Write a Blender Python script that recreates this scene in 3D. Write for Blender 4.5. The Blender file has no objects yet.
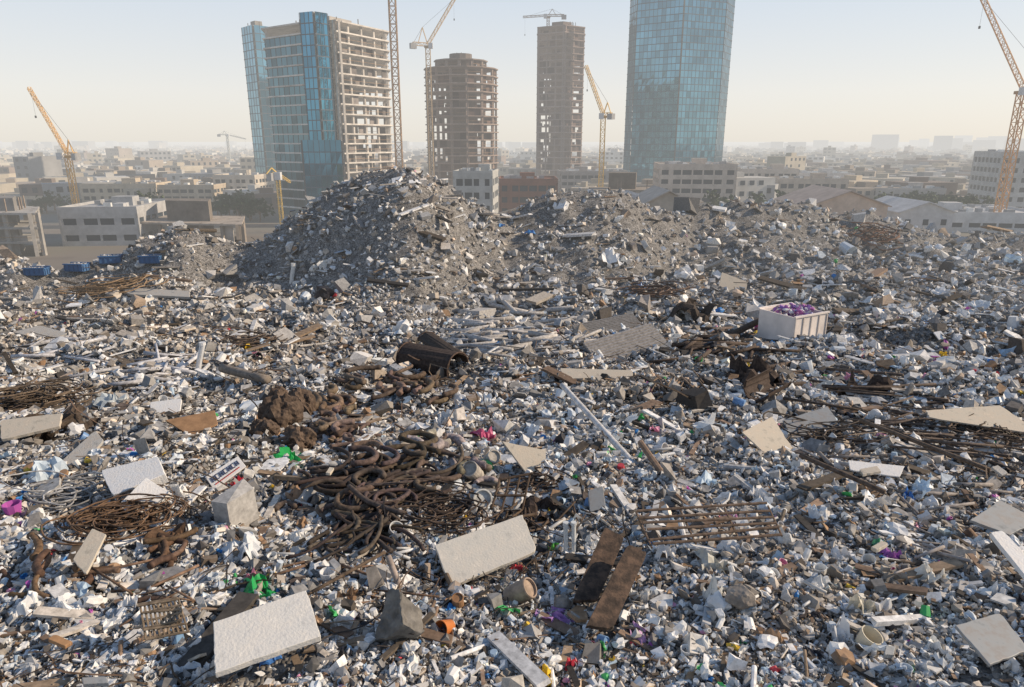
import bpy,bmesh,math,random
import numpy as np
from mathutils import Vector, Matrix
rng=np.random.default_rng(11); random.seed(11)
CAMZ=24.0; PITCH=math.radians(16.3); FPX=692.0
CP,SP=math.cos(PITCH),math.sin(PITCH)
cam=np.array([0,0,CAMZ])
scene=bpy.context.scene
# ------------------------------------------------------------ projection helpers
def ray(u,v):
    a=(u-512)/FPX; b=(343.5-v)/FPX
    return np.array([a, CP+b*SP, -SP+b*CP])
def P(u,v,y):
    d=ray(u,v); k=y/d[1]
    return np.array([d[0]*k,y,CAMZ+d[2]*k])
def vnoise(x,y,seed):
    xi=np.floor(x).astype(np.int64); yi=np.floor(y).astype(np.int64)
    xf=x-xi; yf=y-yi
    ux=xf*xf*(3-2*xf); uy=yf*yf*(3-2*yf)
    def h(i,j):
        n=(i*374761393+j*668265263+seed*144269504)&0xffffffff
        n=((n^(n>>13))*1274126177)&0xffffffff
        return ((n^(n>>16))&0xffff)/65535.0*2-1
    a=h(xi,yi);b=h(xi+1,yi);c=h(xi,yi+1);d=h(xi+1,yi+1)
    return (a*(1-ux)+b*ux)*(1-uy)+(c*(1-ux)+d*ux)*uy
# ------------------------------------------------------------ dump terrain
crest_px=[(-300,270,78),(0,268,80),(60,278,80),(110,268,82),(135,249,84),(180,232,86),(225,246,86),(262,242,86),(300,216,87),(340,195,88),(375,183,88),(415,183,88),(445,191,89),(478,211,92),(512,214,96),(550,196,98),(595,192,98),(625,201,99),(665,216,102),(700,217,108),(740,208,112),(800,208,114),(840,216,116),(900,228,118),(960,235,118),(1024,239,118),(1400,245,118)]
ct=[];cs=[];cy=[]
for u,v,y in crest_px:
    d=ray(u,v); ct.append(d[0]/d[1]); cs.append(-d[2]/d[1]); cy.append(y)
pD=[0,6,12,30,50,70,100,140,175,260]; pZ=[15.2,15.2,15,12.4,9.6,8,6.6,4.5,2,0]
def H(x,y):
    x=np.asarray(x,float); y=np.asarray(y,float)
    yy=np.maximum(y,3.0); t=x/yy
    tw=t+0.012*vnoise(x/5,y/5,6)
    yr=np.interp(tw,ct,cy); crest=CAMZ-yr*np.interp(tw,ct,cs)
    base=np.interp(y,pD,pZ)
    back=np.maximum(y-yr-10,0)
    base=base-back*0.42
    d=np.abs(y-yr+2.5*vnoise(x/9,y/9,8)); d=np.sqrt(d*d+4)-2
    cone=crest-d*0.54
    k=1.2
    m=np.maximum(base,cone)+k*np.exp(-np.abs(base-cone)/k)*0.5
    far=np.clip((y-14)/30,0.22,1)
    z=m+far*(1.15*vnoise(x/13,y/11,1)+0.8*vnoise(x/5.5,y/5,2))+np.clip(y/40,0.3,1)*(0.5*vnoise(x/2.3,y/2.1,3))+0.13*vnoise(x/0.9,y/0.9,4)
    z=z+np.clip((y-60)/20,0,1)*0.7*np.abs(vnoise(x/3.2,y/3.2,9))
    return np.maximum(z,-1.5)
def Hs(x,y): return float(H(np.array([x]),np.array([y]))[0])
def at(u,v,lift=0.0):
    d=ray(u,v); ts=np.linspace(5,260,5200); X=d[0]*ts; Y=d[1]*ts; Z=CAMZ+d[2]*ts
    hit=np.nonzero(Z<H(X,Y))[0]
    i=hit[0] if len(hit) else -1
    return np.array([X[i],Y[i],Z[i]+lift])
def mpp(p): return (p[1]*CP-(p[2]-CAMZ)*SP)/FPX
# ------------------------------------------------------------ materials
def painted_haze_group():
    g=bpy.data.node_groups.new('PaintedHaze','ShaderNodeTree')  # haze painted onto surfaces: pale emission mixed in by distance from origin
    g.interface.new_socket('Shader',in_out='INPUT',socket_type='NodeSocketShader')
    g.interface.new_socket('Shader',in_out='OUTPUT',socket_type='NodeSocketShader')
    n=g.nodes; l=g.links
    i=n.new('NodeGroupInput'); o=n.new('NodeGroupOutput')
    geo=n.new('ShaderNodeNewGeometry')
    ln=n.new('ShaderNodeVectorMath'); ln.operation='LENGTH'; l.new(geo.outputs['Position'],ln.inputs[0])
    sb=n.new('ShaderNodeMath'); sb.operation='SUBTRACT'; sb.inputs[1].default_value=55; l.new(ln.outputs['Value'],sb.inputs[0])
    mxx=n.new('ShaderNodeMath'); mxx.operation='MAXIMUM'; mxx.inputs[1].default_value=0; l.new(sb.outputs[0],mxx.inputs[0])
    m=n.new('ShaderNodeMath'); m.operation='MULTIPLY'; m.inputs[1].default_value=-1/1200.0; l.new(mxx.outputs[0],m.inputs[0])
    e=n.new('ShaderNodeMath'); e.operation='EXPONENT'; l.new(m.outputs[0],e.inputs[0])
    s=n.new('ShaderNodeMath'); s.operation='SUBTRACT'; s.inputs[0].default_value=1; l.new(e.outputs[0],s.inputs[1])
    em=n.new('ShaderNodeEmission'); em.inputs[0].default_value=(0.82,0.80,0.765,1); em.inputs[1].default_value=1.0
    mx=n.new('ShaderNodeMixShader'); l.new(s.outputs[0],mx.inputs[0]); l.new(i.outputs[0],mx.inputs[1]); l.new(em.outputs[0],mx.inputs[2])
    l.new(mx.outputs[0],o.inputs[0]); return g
HG=painted_haze_group()
def mat(name,col=(0.3,0.3,0.3),rough=0.85,metal=0.0,attr=False,nscale=4.0,namt=0.35,bump=0.0,bscale=20,spec=0.3,col2=None,trans=0.0,gravel=False):
    m=bpy.data.materials.new(name); m.use_nodes=True; m.cycles.emission_sampling='NONE'; n=m.node_tree.nodes; l=m.node_tree.links; n.clear()
    out=n.new('ShaderNodeOutputMaterial'); b=n.new('ShaderNodeBsdfPrincipled')
    b.inputs['Roughness'].default_value=rough; b.inputs['Metallic'].default_value=metal
    b.inputs['Specular IOR Level'].default_value=spec
    geo=n.new('ShaderNodeNewGeometry')
    no=n.new('ShaderNodeTexNoise'); no.inputs['Scale'].default_value=nscale; no.inputs['Detail'].default_value=3; no.inputs['Roughness'].default_value=0.7
    l.new(geo.outputs['Position'],no.inputs['Vector'])
    if attr:
        a=n.new('ShaderNodeAttribute'); a.attribute_name='Col'; csrc=a.outputs['Color']
    else:
        r=n.new('ShaderNodeRGB'); r.outputs[0].default_value=(*col,1); csrc=r.outputs[0]
    if col2 is not None:
        rp=n.new('ShaderNodeValToRGB'); rp.color_ramp.elements[0].position=0.42; rp.color_ramp.elements[1].position=0.6
        l.new(no.outputs['Fac'],rp.inputs[0])
        mm=n.new('ShaderNodeMix'); mm.data_type='RGBA'; l.new(rp.outputs[0],mm.inputs[0]); l.new(csrc,mm.inputs[6]); mm.inputs[7].default_value=(*col2,1)
        csrc=mm.outputs[2]
    if gravel:
        vo=n.new('ShaderNodeTexVoronoi'); vo.inputs['Scale'].default_value=11; l.new(geo.outputs['Position'],vo.inputs['Vector'])
        rp=n.new('ShaderNodeValToRGB'); rp.color_ramp.elements[0].color=(.06,.055,.05,1); rp.color_ramp.elements[1].color=(.40,.385,.365,1)
        sx=n.new('ShaderNodeSeparateColor'); l.new(vo.outputs['Color'],sx.inputs[0]); l.new(sx.outputs[0],rp.inputs[0]); csrc=rp.outputs[0]
    mr=n.new('ShaderNodeMapRange'); mr.inputs['From Min'].default_value=0.3; mr.inputs['From Max'].default_value=0.7
    mr.inputs['To Min'].default_value=1-namt; mr.inputs['To Max'].default_value=1+namt*0.5
    l.new(no.outputs['Fac'],mr.inputs['Value'])
    vm=n.new('ShaderNodeVectorMath'); vm.operation='SCALE'; l.new(csrc,vm.inputs[0]); l.new(mr.outputs[0],vm.inputs['Scale'])
    l.new(vm.outputs[0],b.inputs['Base Color'])
    if gravel:
        bp=n.new('ShaderNodeBump'); bp.inputs['Strength'].default_value=1; bp.inputs['Distance'].default_value=0.08; bp.invert=True
        l.new(vo.outputs['Distance'],bp.inputs['Height']); l.new(bp.outputs[0],b.inputs['Normal'])
    elif bump>0:
        n2=n.new('ShaderNodeTexNoise'); n2.inputs['Scale'].default_value=bscale; n2.inputs['Detail'].default_value=4; l.new(geo.outputs['Position'],n2.inputs['Vector'])
        bp=n.new('ShaderNodeBump'); bp.inputs['Strength'].default_value=bump; bp.inputs['Distance'].default_value=0.05
        l.new(n2.outputs['Fac'],bp.inputs['Height']); l.new(bp.outputs[0],b.inputs['Normal'])
    if trans>0:
        tr=n.new('ShaderNodeBsdfTranslucent'); l.new(vm.outputs[0],tr.inputs[0])
        mxt=n.new('ShaderNodeMixShader'); mxt.inputs[0].default_value=trans; l.new(b.outputs[0],mxt.inputs[1]); l.new(tr.outputs[0],mxt.inputs[2]); sh=mxt.outputs[0]
    else: sh=b.outputs[0]
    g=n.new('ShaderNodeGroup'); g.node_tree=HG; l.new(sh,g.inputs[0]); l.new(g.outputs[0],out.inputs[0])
    return m
M_rub=mat('rubble_concrete',attr=True,nscale=6,namt=0.35,rough=0.92,spec=0.2)
M_plas=mat('plastic_film',attr=True,nscale=3,namt=0.15,rough=0.45,spec=0.45,trans=0.2)
M_scrap=mat('scrap_painted',attr=True,nscale=5,namt=0.45,rough=0.75,spec=0.25)
M_rust=mat('rusty_steel',attr=True,nscale=7,namt=0.6,rough=0.85,metal=0.1)
M_soil=mat('dump_soil',(0.17,0.15,0.135),nscale=1.2,namt=0.5,gravel=True)
M_city=mat('city_walls',attr=True,nscale=0.15,namt=0.2)
M_wall=mat('building_walls',attr=True,nscale=0.4,namt=0.25)
M_conc=mat('tower_concrete',attr=True,nscale=0.35,namt=0.35)
M_glassA=mat('curtain_glass',attr=True,rough=0.07,metal=0.85,namt=0.25,nscale=0.06,spec=0.6)
M_win=mat('window_glass',(0.03,0.045,0.06),rough=0.15,namt=0.3,nscale=0.3,spec=0.6)
M_crane=mat('crane_paint',attr=True,rough=0.5,nscale=1,namt=0.2)
M_leaf=mat('tree_leaves',attr=True,nscale=0.5,namt=0.4)
M_slab=mat('broken_slab',(0.56,0.55,0.52),nscale=3.5,namt=0.5,bump=0.4,bscale=22,col2=(0.38,0.35,0.31))
M_white=mat('dirty_white_foam',(0.82,0.82,0.81),nscale=4,namt=0.25,bump=0.3,col2=(.68,.66,.63))
M_wood=mat('weathered_wood',(0.20,0.13,0.085),nscale=5,namt=0.5,bump=0.3)
# ------------------------------------------------------------ mesh accumulators
def make_obj(name,V,F,C=None,m=None,smooth=False,parent=None):
    V=np.asarray(V,np.float32); F=np.asarray(F,np.int32)
    me=bpy.data.meshes.new(name); k=F.shape[1]
    me.vertices.add(len(V)); me.vertices.foreach_set('co',V.ravel())
    me.loops.add(F.size); me.loops.foreach_set('vertex_index',F.ravel())
    me.polygons.add(len(F)); me.polygons.foreach_set('loop_start',np.arange(len(F),dtype=np.int32)*k)
    me.polygons.foreach_set('use_smooth',np.full(len(F),bool(smooth)))
    me.update(calc_edges=True)
    if C is not None:
        a=me.attributes.new('Col','FLOAT_COLOR','POINT')
        c4=np.ones((len(V),4),np.float32); c4[:,:3]=C; a.data.foreach_set('color',c4.ravel())
    if m: me.materials.append(m)
    o=bpy.data.objects.new(name,me); scene.collection.objects.link(o)
    if parent is not None:
        o.parent=parent; o.location=-Vector(parent.location)
    return o
class Mass:
    def __init__(s): s.V=[];s.F=[];s.C=[];s.n=0
    def add(s,V,F,c):
        V=np.asarray(V,float); F=np.asarray(F,int)
        s.V.append(V); s.F.append(F+s.n); s.n+=len(V)
        c=np.asarray(c,float)
        s.C.append(np.broadcast_to(c,(len(V),3)) if c.ndim==1 else c)
    def obj(s,name,m,smooth=False,parent=None):
        if not s.V: return None
        return make_obj(name,np.concatenate(s.V),np.concatenate(s.F),np.concatenate(s.C),m,smooth,parent)
    def boxes(s,c,sz,yaw=0.0,col=(0.5,0.5,0.5)):
        c=np.atleast_2d(c).astype(float); N=len(c); sz=np.broadcast_to(np.asarray(sz,float),(N,3)); yaw=np.broadcast_to(np.asarray(yaw,float),(N,))
        v=BV[None]*sz[:,None,:]; co,si=np.cos(yaw)[:,None],np.sin(yaw)[:,None]
        x=v[:,:,0]*co-v[:,:,1]*si; y=v[:,:,0]*si+v[:,:,1]*co
        W=np.stack([x,y,v[:,:,2]],-1)+c[:,None,:]
        F=(BF[None]+np.arange(N)[:,None,None]*8).reshape(-1,3)
        col=np.asarray(col,float)
        if col.ndim==1: C=np.broadcast_to(col,(N*8,3))
        else: C=np.repeat(col,8,axis=0)
        s.add(W.reshape(-1,3),F,C)
    def beam(s,A,B,w,h,col):
        A=np.asarray(A,float);B=np.asarray(B,float); d=B-A; L=np.linalg.norm(d); d/=L
        up=np.array([0,0,1.]) if abs(d[2])<0.95 else np.array([1.,0,0])
        r=np.cross(d,up); r/=np.linalg.norm(r); q=np.cross(r,d)
        R=np.stack([d,r,q],1)
        V=(BV*np.array([L,w,h]))@R.T+(A+B)/2
        s.add(V,BF,col)
    def tube(s,pts,r,col,n=6,cap=True):
        V,F=tube(pts,r,n,cap); s.add(V,F,col)
BV=np.array([[-.5,-.5,-.5],[.5,-.5,-.5],[.5,.5,-.5],[-.5,.5,-.5],[-.5,-.5,.5],[.5,-.5,.5],[.5,.5,.5],[-.5,.5,.5]])
BF=np.array([[0,2,1],[0,3,2],[4,5,6],[4,6,7],[0,1,5],[0,5,4],[1,2,6],[1,6,5],[2,3,7],[2,7,6],[3,0,4],[3,4,7]])
def tube(pts,r,n=6,cap=True):
    pts=np.asarray(pts,float); k=len(pts); r=np.broadcast_to(np.asarray(r,float),(k,))
    T=np.gradient(pts,axis=0); T/=np.linalg.norm(T,axis=1)[:,None]+1e-9
    ref=np.array([0,0,1.]) if abs(T[0][2])<0.9 else np.array([1.,0,0])
    N0=np.cross(T[0],ref); N0/=np.linalg.norm(N0); V=[]
    for i in range(k):
        N0=N0-T[i]*np.dot(N0,T[i]); N0/=np.linalg.norm(N0)+1e-9; B=np.cross(T[i],N0)
        a=np.arange(n)*2*math.pi/n
        V.append(pts[i]+r[i]*(np.cos(a)[:,None]*N0+np.sin(a)[:,None]*B))
    V=np.concatenate(V); F=[]
    for i in range(k-1):
        for j in range(n):
            a=i*n+j;b=i*n+(j+1)%n; F+= [[a,b,b+n],[a,b+n,a+n]]
    if cap:
        V=np.concatenate([V,[pts[0]],[pts[-1]]]); c0=k*n;c1=c0+1
        for j in range(n):
            F.append([c0,(j+1)%n,j]); F.append([c1,(k-1)*n+j,(k-1)*n+(j+1)%n])
    return V,np.array(F)
def bm_out(bm):
    bmesh.ops.triangulate(bm,faces=bm.faces[:]); bm.verts.ensure_lookup_table(); bm.verts.index_update()
    V=np.array([v.co[:] for v in bm.verts]); F=np.array([[v.index for v in f.verts] for f in bm.faces]); bm.free(); return V,F
def rock():
    bm=bmesh.new(); n=random.randint(7,11)
    for i in range(n):
        p=np.array([random.uniform(-1,1) for _ in range(3)]); p*=np.array([1,random.uniform(.6,1),random.uniform(.45,.9)])
        p/=max(1,np.abs(p).max()/0.9); q=p/np.linalg.norm(p); p=p*0.45+q*0.5
        bm.verts.new(p)
    r=bmesh.ops.convex_hull(bm,input=bm.verts[:])
    bmesh.ops.delete(bm,geom=list({g for g in r['geom_interior'] if isinstance(g,bmesh.types.BMVert)}),context='VERTS')
    V,F=bm_out(bm); return V*0.55,F
def chunk():
    V=BV.copy()+rng.uniform(-.16,.16,(8,3)); return V*np.array([1.0,.8,.55]),BF
def bag():
    bm=bmesh.new(); bmesh.ops.create_icosphere(bm,subdivisions=2,radius=0.5); V,F=bm_out(bm)
    V=V*(1+rng.uniform(-.35,.4,(len(V),1)))*np.array([1,rng.uniform(.5,1),rng.uniform(.3,.65)])
    return V,F
def lathe(prof,n=8):
    V=[];F=[]
    for z,r in prof:
        a=np.arange(n)*2*math.pi/n; V.append(np.stack([np.cos(a)*r,np.sin(a)*r,np.full(n,z)],1))
    V=np.concatenate(V)
    for i in range(len(prof)-1):
        for j in range(n):
            a=i*n+j;b=i*n+(j+1)%n; F+=[[a,b,b+n],[a,b+n,a+n]]
    return V,np.array(F)
def lay(VF): V,F=VF; return V[:,[2,0,1]],F
def bottle(): return lathe([(-.5,0.001),(-.5,.17),(-.2,.18),(0,.16),(.2,.18),(.38,.07),(.42,.055),(.5,.055),(.5,.001)],8)
def hpipe(rr=.12): return lay(lathe([(-.5,rr*.75),(-.5,rr),(.5,rr),(.5,rr*.75),(-.5,rr*.75)],8))
def cup(): return lathe([(-.4,.001),(-.4,.28),(.4,.42),(.4,.38),(-.34,.25),(-.34,.001)],9)
def sheet(n=5,amp=.12):
    g=np.linspace(-.5,.5,n); X,Y=np.meshgrid(g,g); Z=rng.normal(0,amp,X.shape)+rng.uniform(-.6,.6)*X*X+rng.uniform(-.6,.6)*X*Y
    X=X+rng.normal(0,.05,X.shape); Y=(Y+rng.normal(0,.05,Y.shape))*rng.uniform(.5,1)
    V=np.stack([X.ravel(),Y.ravel(),Z.ravel()],1); F=[]
    for i in range(n-1):
        for j in range(n-1):
            a=i*n+j; F+=[[a,a+1,a+n+1],[a,a+n+1,a+n]]
    return V,np.array(F)
def plank():
    V=BV.copy()*np.array([1,rng.uniform(.06,.18),rng.uniform(.025,.06)]); V[:4,0]+=rng.uniform(-.04,.04,4); return V,BF
def plate():
    k=random.randint(4,6); a=np.sort((np.arange(k)+rng.uniform(-.3,.3,k))*2*math.pi/k+rng.uniform(0,6))
    r=rng.uniform(.38,.6,k); x=np.cos(a)*r;y=np.sin(a)*r*rng.uniform(.55,1); h=rng.uniform(.02,.06)
    V=np.concatenate([np.stack([x,y,np.full(k,h)],1),np.stack([x,y,np.full(k,-h)],1)]); F=[]
    for i in range(1,k-1): F+=[[0,i,i+1],[k,k+i+1,k+i]]
    for i in range(k): j=(i+1)%k; F+=[[i,k+i,k+j],[i,k+j,j]]
    return V,np.array(F)
def curl():
    k=8; p=np.cumsum(rng.normal(0,1,(k,3))*np.array([1,1,.4])+rng.normal(0,.6,3)*np.array([1,1,.2]),0)
    for _ in range(2): p[1:-1]=(p[:-2]+2*p[1:-1]+p[2:])/4
    p-=p.mean(0); p/=np.abs(p).max()*2
    return tube(p,0.011,3,False)
def rots(N,tilt=math.pi):
    yaw=rng.uniform(0,2*math.pi,N); ax=rng.uniform(0,2*math.pi,N); an=rng.uniform(-tilt,tilt,N)
    cz,sz=np.cos(yaw),np.sin(yaw); Rz=np.zeros((N,3,3)); Rz[:,0,0]=cz;Rz[:,0,1]=-sz;Rz[:,1,0]=sz;Rz[:,1,1]=cz;Rz[:,2,2]=1
    k=np.stack([np.cos(ax),np.sin(ax),np.zeros(N)],1); K=np.zeros((N,3,3))
    K[:,0,1]=-k[:,2];K[:,0,2]=k[:,1];K[:,1,0]=k[:,2];K[:,1,2]=-k[:,0];K[:,2,0]=-k[:,1];K[:,2,1]=k[:,0]
    R=np.eye(3)[None]+np.sin(an)[:,None,None]*K+(1-np.cos(an))[:,None,None]*(K@K)
    return R@Rz
def scatter(mass,variants,pos,scale,R,col):
    N=len(pos); pick=rng.integers(0,len(variants),N)
    scale=np.asarray(scale,float)
    if scale.ndim==1: scale=np.repeat(scale[:,None],3,1)
    for k,(V,F) in enumerate(variants):
        ix=np.nonzero(pick==k)[0]
        if len(ix)==0: continue
        v=V[None]*scale[ix][:,None,:]
        W=np.einsum('nij,nkj->nki',R[ix],v)+pos[ix][:,None,:]
        Fa=(F[None]+np.arange(len(ix))[:,None,None]*len(V)).reshape(-1,3)
        mass.add(W.reshape(-1,3),Fa,np.repeat(col[ix],len(V),axis=0))
EXC=[]   # plan outlines of large sheets: loose rubble does not lie through them
def sample(N,p=1.7,y0=8.3,y1=130,tr=1.0):
    u=rng.random(N); e=1-p; a=y0**e; b=y1**e; y=(a+u*(b-a))**(1/e)
    lim=np.interp(y,[7,20,60,135],[tr,.9,.82,.8])
    x=rng.uniform(-1,1,N)*lim*y
    yr=np.interp(x/y,ct,cy); k=y<yr+7
    for poly in EXC:
        c=poly.mean(0); r=np.abs(poly-c).max(); near=np.nonzero(k&(np.abs(x-c[0])<r)&(np.abs(y-c[1])<r))[0]
        if len(near)==0: continue
        ins=np.ones(len(near),bool); L=len(poly)
        area=sum(poly[i][0]*poly[(i+1)%L][1]-poly[(i+1)%L][0]*poly[i][1] for i in range(L)); sg=1 if area>0 else -1
        for i in range(L):
            A=poly[i];B=poly[(i+1)%L]; e_=np.linalg.norm(B-A)+1e-6; ins&=sg*((B[0]-A[0])*(y[near]-A[1])-(B[1]-A[1])*(x[near]-A[0]))/e_>.03*r
        ins&=rng.random(len(near))>.03
        k[near[ins]]=False
    return x[k],y[k]
def palette(N,cols,w):
    w=np.array(w,float); w/=w.sum(); ix=rng.choice(len(cols),N,p=w); return np.array(cols)[ix]
# ------------------------------------------------------------ terrain mesh
ny,nx=420,520
ys=3*(200/3)**(np.linspace(0,1,ny)); tt=np.linspace(-1.35,1.35,nx)
Y,T=np.meshgrid(ys,tt,indexing='ij'); X_=T*(Y+6)
Z=H(X_,Y)-0.03; Z[-1]=-1.5
V=np.stack([X_.ravel(),Y.ravel(),Z.ravel()],1)
i,j=np.meshgrid(np.arange(ny-1),np.arange(nx-1),indexing='ij'); a=(i*nx+j).ravel()
F=np.stack([a,a+1,a+nx+1,a+nx],1)
make_obj('dump_terrain',V,F,None,M_soil,True)
# ------------------------------------------------------------ hero debris
def empty(name,loc):
    e=bpy.data.objects.new(name,None); e.location=Vector([float(c) for c in loc]); e.empty_display_size=.3; scene.collection.objects.link(e); return e
def nrm(tx,ty):
    n=np.array([tx,ty,1.]); return n/np.linalg.norm(n)
def onplane(corners,tilt,lift,clear=.04,pc=80):
    c=np.mean(np.array(corners,float),0); p0=at(c[0],c[1],lift); n=nrm(*tilt)
    def solve(p0):
        out=[]
        for u,v in corners:
            d=ray(u,v); k=np.dot(p0-cam,n)/np.dot(d,n); out.append(cam+d*k)
        return np.array(out)
    pts=solve(p0); g=[]
    for a_ in np.linspace(0,1,6):
        for q in range(len(pts)):
            m_=pts.mean(0)*(1-a_)+(pts[q]*.5+pts[(q+1)%len(pts)]*.5)*a_; g.append(m_); g.append(pts.mean(0)*(1-a_)+pts[q]*a_*.9)
    g=np.array(g); up=np.percentile(H(g[:,0],g[:,1])-g[:,2],pc)+clear
    if up>0: pts=solve(p0+np.array([0,0,up]))
    return pts,n
def panel(name,corners,tilt=(0,0),thick=.12,lift=.1,m_=None,chip=.016,bevel=.012,parent=None):
    pts,n=onplane(corners,tilt,lift,thick*.6)
    EXC.append(pts[:,:2].copy())
    out=[]; L=len(pts); ctr=pts.mean(0)
    for i_ in range(L):
        A,B=pts[i_],pts[(i_+1)%L]
        for q in range(9):
            pt=A+(B-A)*q/9; f=abs(rng.normal(0,chip))+(chip*3 if q==0 and random.random()<.4 else 0)
            out.append(pt+(ctr-pt)*f)
    out=np.array(out); k=len(out)
    V=np.concatenate([out,out-n*thick,[ctr],[ctr-n*thick]]); F=[]
    for i_ in range(k):
        j_=(i_+1)%k; F+=[[i_,j_,2*k],[k+j_,k+i_,2*k+1],[i_,k+i_,k+j_],[i_,k+j_,j_]]
    o=make_obj(name,V,F,None,m_ or M_slab,False,parent)
    if bevel: 
        b=o.modifiers.new('bevel','BEVEL'); b.width=bevel; b.limit_method='ANGLE'; b.segments=2
    return pts,n
M_grey=mat('grey_sheet_metal',(0.40,0.42,0.43),rough=.6,metal=.15,nscale=3,namt=.45,col2=(.27,.26,.25))
M_cream=mat('cream_board',(0.64,0.58,0.48),nscale=3.2,namt=.4,col2=(.48,.42,.34),bump=.2)
M_brownp=mat('rusty_plate',(0.07,0.05,0.038),nscale=4,namt=.5,col2=(.11,.072,.05),bump=.3)
M_card=mat('cardboard',(.36,.21,.11),nscale=3,namt=.3)
M_pale=mat('pale_slab',(.72,.71,.68),nscale=3,namt=.3,col2=(.60,.58,.54),bump=.3)
panel('concrete_slab',[(213,622),(307,589),(321,636),(214,674)],(.1,-.25),.14,.15,M_pale)
panel('concrete_slab',[(434,545),(523,514),(538,551),(450,587)],(.05,-.3),.1,.2,mat('bone_slab',(.68,.65,.58),nscale=3,namt=.3,col2=(.58,.54,.47),bump=.2))
panel('cream_panel',[(502,441),(546,450),(545,482),(530,478)],(.3,-.8),.08,.2,M_cream)
panel('foam_block',[(100,470),(158,456),(165,474),(112,496)],(-.1,-.3),.3,.35,M_white)
panel('foam_block',[(118,505),(146,477),(170,492),(138,520)],(.2,-.5),.3,.35,M_white)
panel('steel_plank',[(605,526),(625,537),(598,600),(572,601)],(.15,-.35),.1,.25,M_brownp)
panel('steel_plank',[(628,543),(648,552),(613,629),(586,626)],(.2,-.35),.1,.3,M_brownp)
panel('grey_sheet',[(782,420),(828,406),(844,430),(796,444)],(0,-.3),.05,.2,M_grey)
panel('cream_sheet',[(742,432),(772,416),(793,448),(770,458)],(.25,-.3),.05,.2,M_cream)
panel('cream_sheet',[(925,410),(1000,405),(1030,425),(1024,432),(930,418)],(.1,-.25),.06,.4,M_cream)
panel('white_board',[(990,532),(1003,530),(1060,590),(1040,594)],(.1,-.3),.1,.3,M_white)
panel('grey_sheet',[(970,520),(1000,500),(1040,520),(1010,535)],(.1,-.3),.08,.2,M_grey)
panel('grey_sheet',[(955,625),(1000,612),(1030,650),(990,665)],(.1,-.2),.06,.15,M_grey)
panel('white_board',[(848,460),(905,466),(900,477),(850,470)],(0,-.3),.05,.2,M_white)
panel('cardboard_sheet',[(165,420),(215,410),(218,424),(190,436)],(0,-.3),.06,.2,M_card)
panel('concrete_slab',[(0,420),(62,413),(60,426),(0,440)],(0,-.3),.12,.2,M_cream)
panel('concrete_slab',[(60,462),(95,430),(104,440),(78,470)],(0,-.3),.1,.2)
panel('wood_board',[(72,560),(92,528),(106,534),(86,575)],(0,-.3),.06,.3,M_cream)
panel('wood_board',[(560,368),(633,370),(633,376),(562,379)],(0,-.3),.12,.3,M_cream)
panel('concrete_slab',[(12,332),(40,325),(68,333),(50,341)],(0,-.3),.2,.2,M_slab)
panel('concrete_slab',[(120,287),(190,291),(190,297),(128,294)],(0,-.3),.25,.3)
panel('cream_panel',[(718,288),(722,272),(748,282),(745,298)],(.1,-1.2),.15,.4,M_cream)
panel('white_board',[(150,402),(182,398),(180,412),(150,416)],(0,-.4),.08,.2,M_white)
panel('grey_sheet',[(588,490),(603,486),(606,508),(590,512)],(0,-1.),.2,.2,M_grey)
for (u,v,w) in [(880,300,14),(940,335,16),(250,322,14),(880,545,18),(60,640,24),(720,612,16),(95,680,26),(1000,470,20),(890,650,18),(870,470,20),(330,470,12),(200,600,16)]:
    a=random.uniform(0,3.1); b=random.uniform(.4,.6); cr=[]
    for dx,dy in [(-1,-b),(1,-b),(1,b),(-1,b)]:
        cr.append((u+w*.5*(dx*math.cos(a)-dy*math.sin(a)),v+w*.5*.5*(dx*math.sin(a)+dy*math.cos(a))))
    panel('broken_wall_panel',cr,(random.uniform(-.25,.25),random.uniform(-.4,.1)),.08,.15,random.choice([M_slab,M_grey,M_card,M_cream,M_white]),.04)
c=at(225,473,.6); e=empty('hoarding_sign',c)
pts,n_=panel('board',[(205,477),(238,456),(246,466),(214,490)],(.1,-.6),.05,.35,M_white,chip=.001,parent=e)
mm=Mass()
def bil(a_,b_): return pts[0]*(1-a_)*(1-b_)+pts[1]*a_*(1-b_)+pts[2]*a_*b_+pts[3]*(1-a_)*b_+n_*.012
for k_ in range(7):
    f=.1+k_*.12; st=.028
    mm.beam(bil(f,.25),bil(f,.6),st,.02,(.05,.06,.12))
    if k_%2: mm.beam(bil(f+.01,.27),bil(f+.07,.27),st,.018,(.05,.06,.12)); mm.beam(bil(f+.01,.58),bil(f+.07,.58),st,.018,(.05,.06,.12))
    else: mm.beam(bil(f+.07,.25),bil(f+.07,.6),st,.018,(.05,.06,.12)); mm.beam(bil(f+.01,.42),bil(f+.06,.42),st,.016,(.05,.06,.12))
mm.beam(bil(.1,.78),bil(.85,.78),st,.02,(.5,.05,.05))
mm.obj('lettering',M_scrap,parent=e)
def boulder(name,u,v,w,mt,colr):
    p=at(u,v); r=w*mpp(p)*.5
    bm=bmesh.new(); bmesh.ops.create_icosphere(bm,subdivisions=4,radius=1); V,F=bm_out(bm)
    for _ in range(18):
        d=rng.normal(0,1,3); d/=np.linalg.norm(d); h=rng.uniform(.5,.85); t_=V@d; k=t_>h; V[k]-=np.outer(t_[k]-h,d)
    V=V*(1+.05*vnoise(V[:,0]*5+9,V[:,1]*5+V[:,2]*3,3)[:,None])+rng.normal(0,.012,V.shape); V=V*r*np.array([1.05,.9,1.1])+p+np.array([0,0,r*.5])
    C=np.array(colr)*(1+.35*vnoise(V[:,0]*6,V[:,2]*6+V[:,1]*4,5)[:,None])
    return make_obj(name,V,F,C,mt)
boulder('concrete_boulder',403,636,66,M_rub,(.17,.16,.145))
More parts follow.
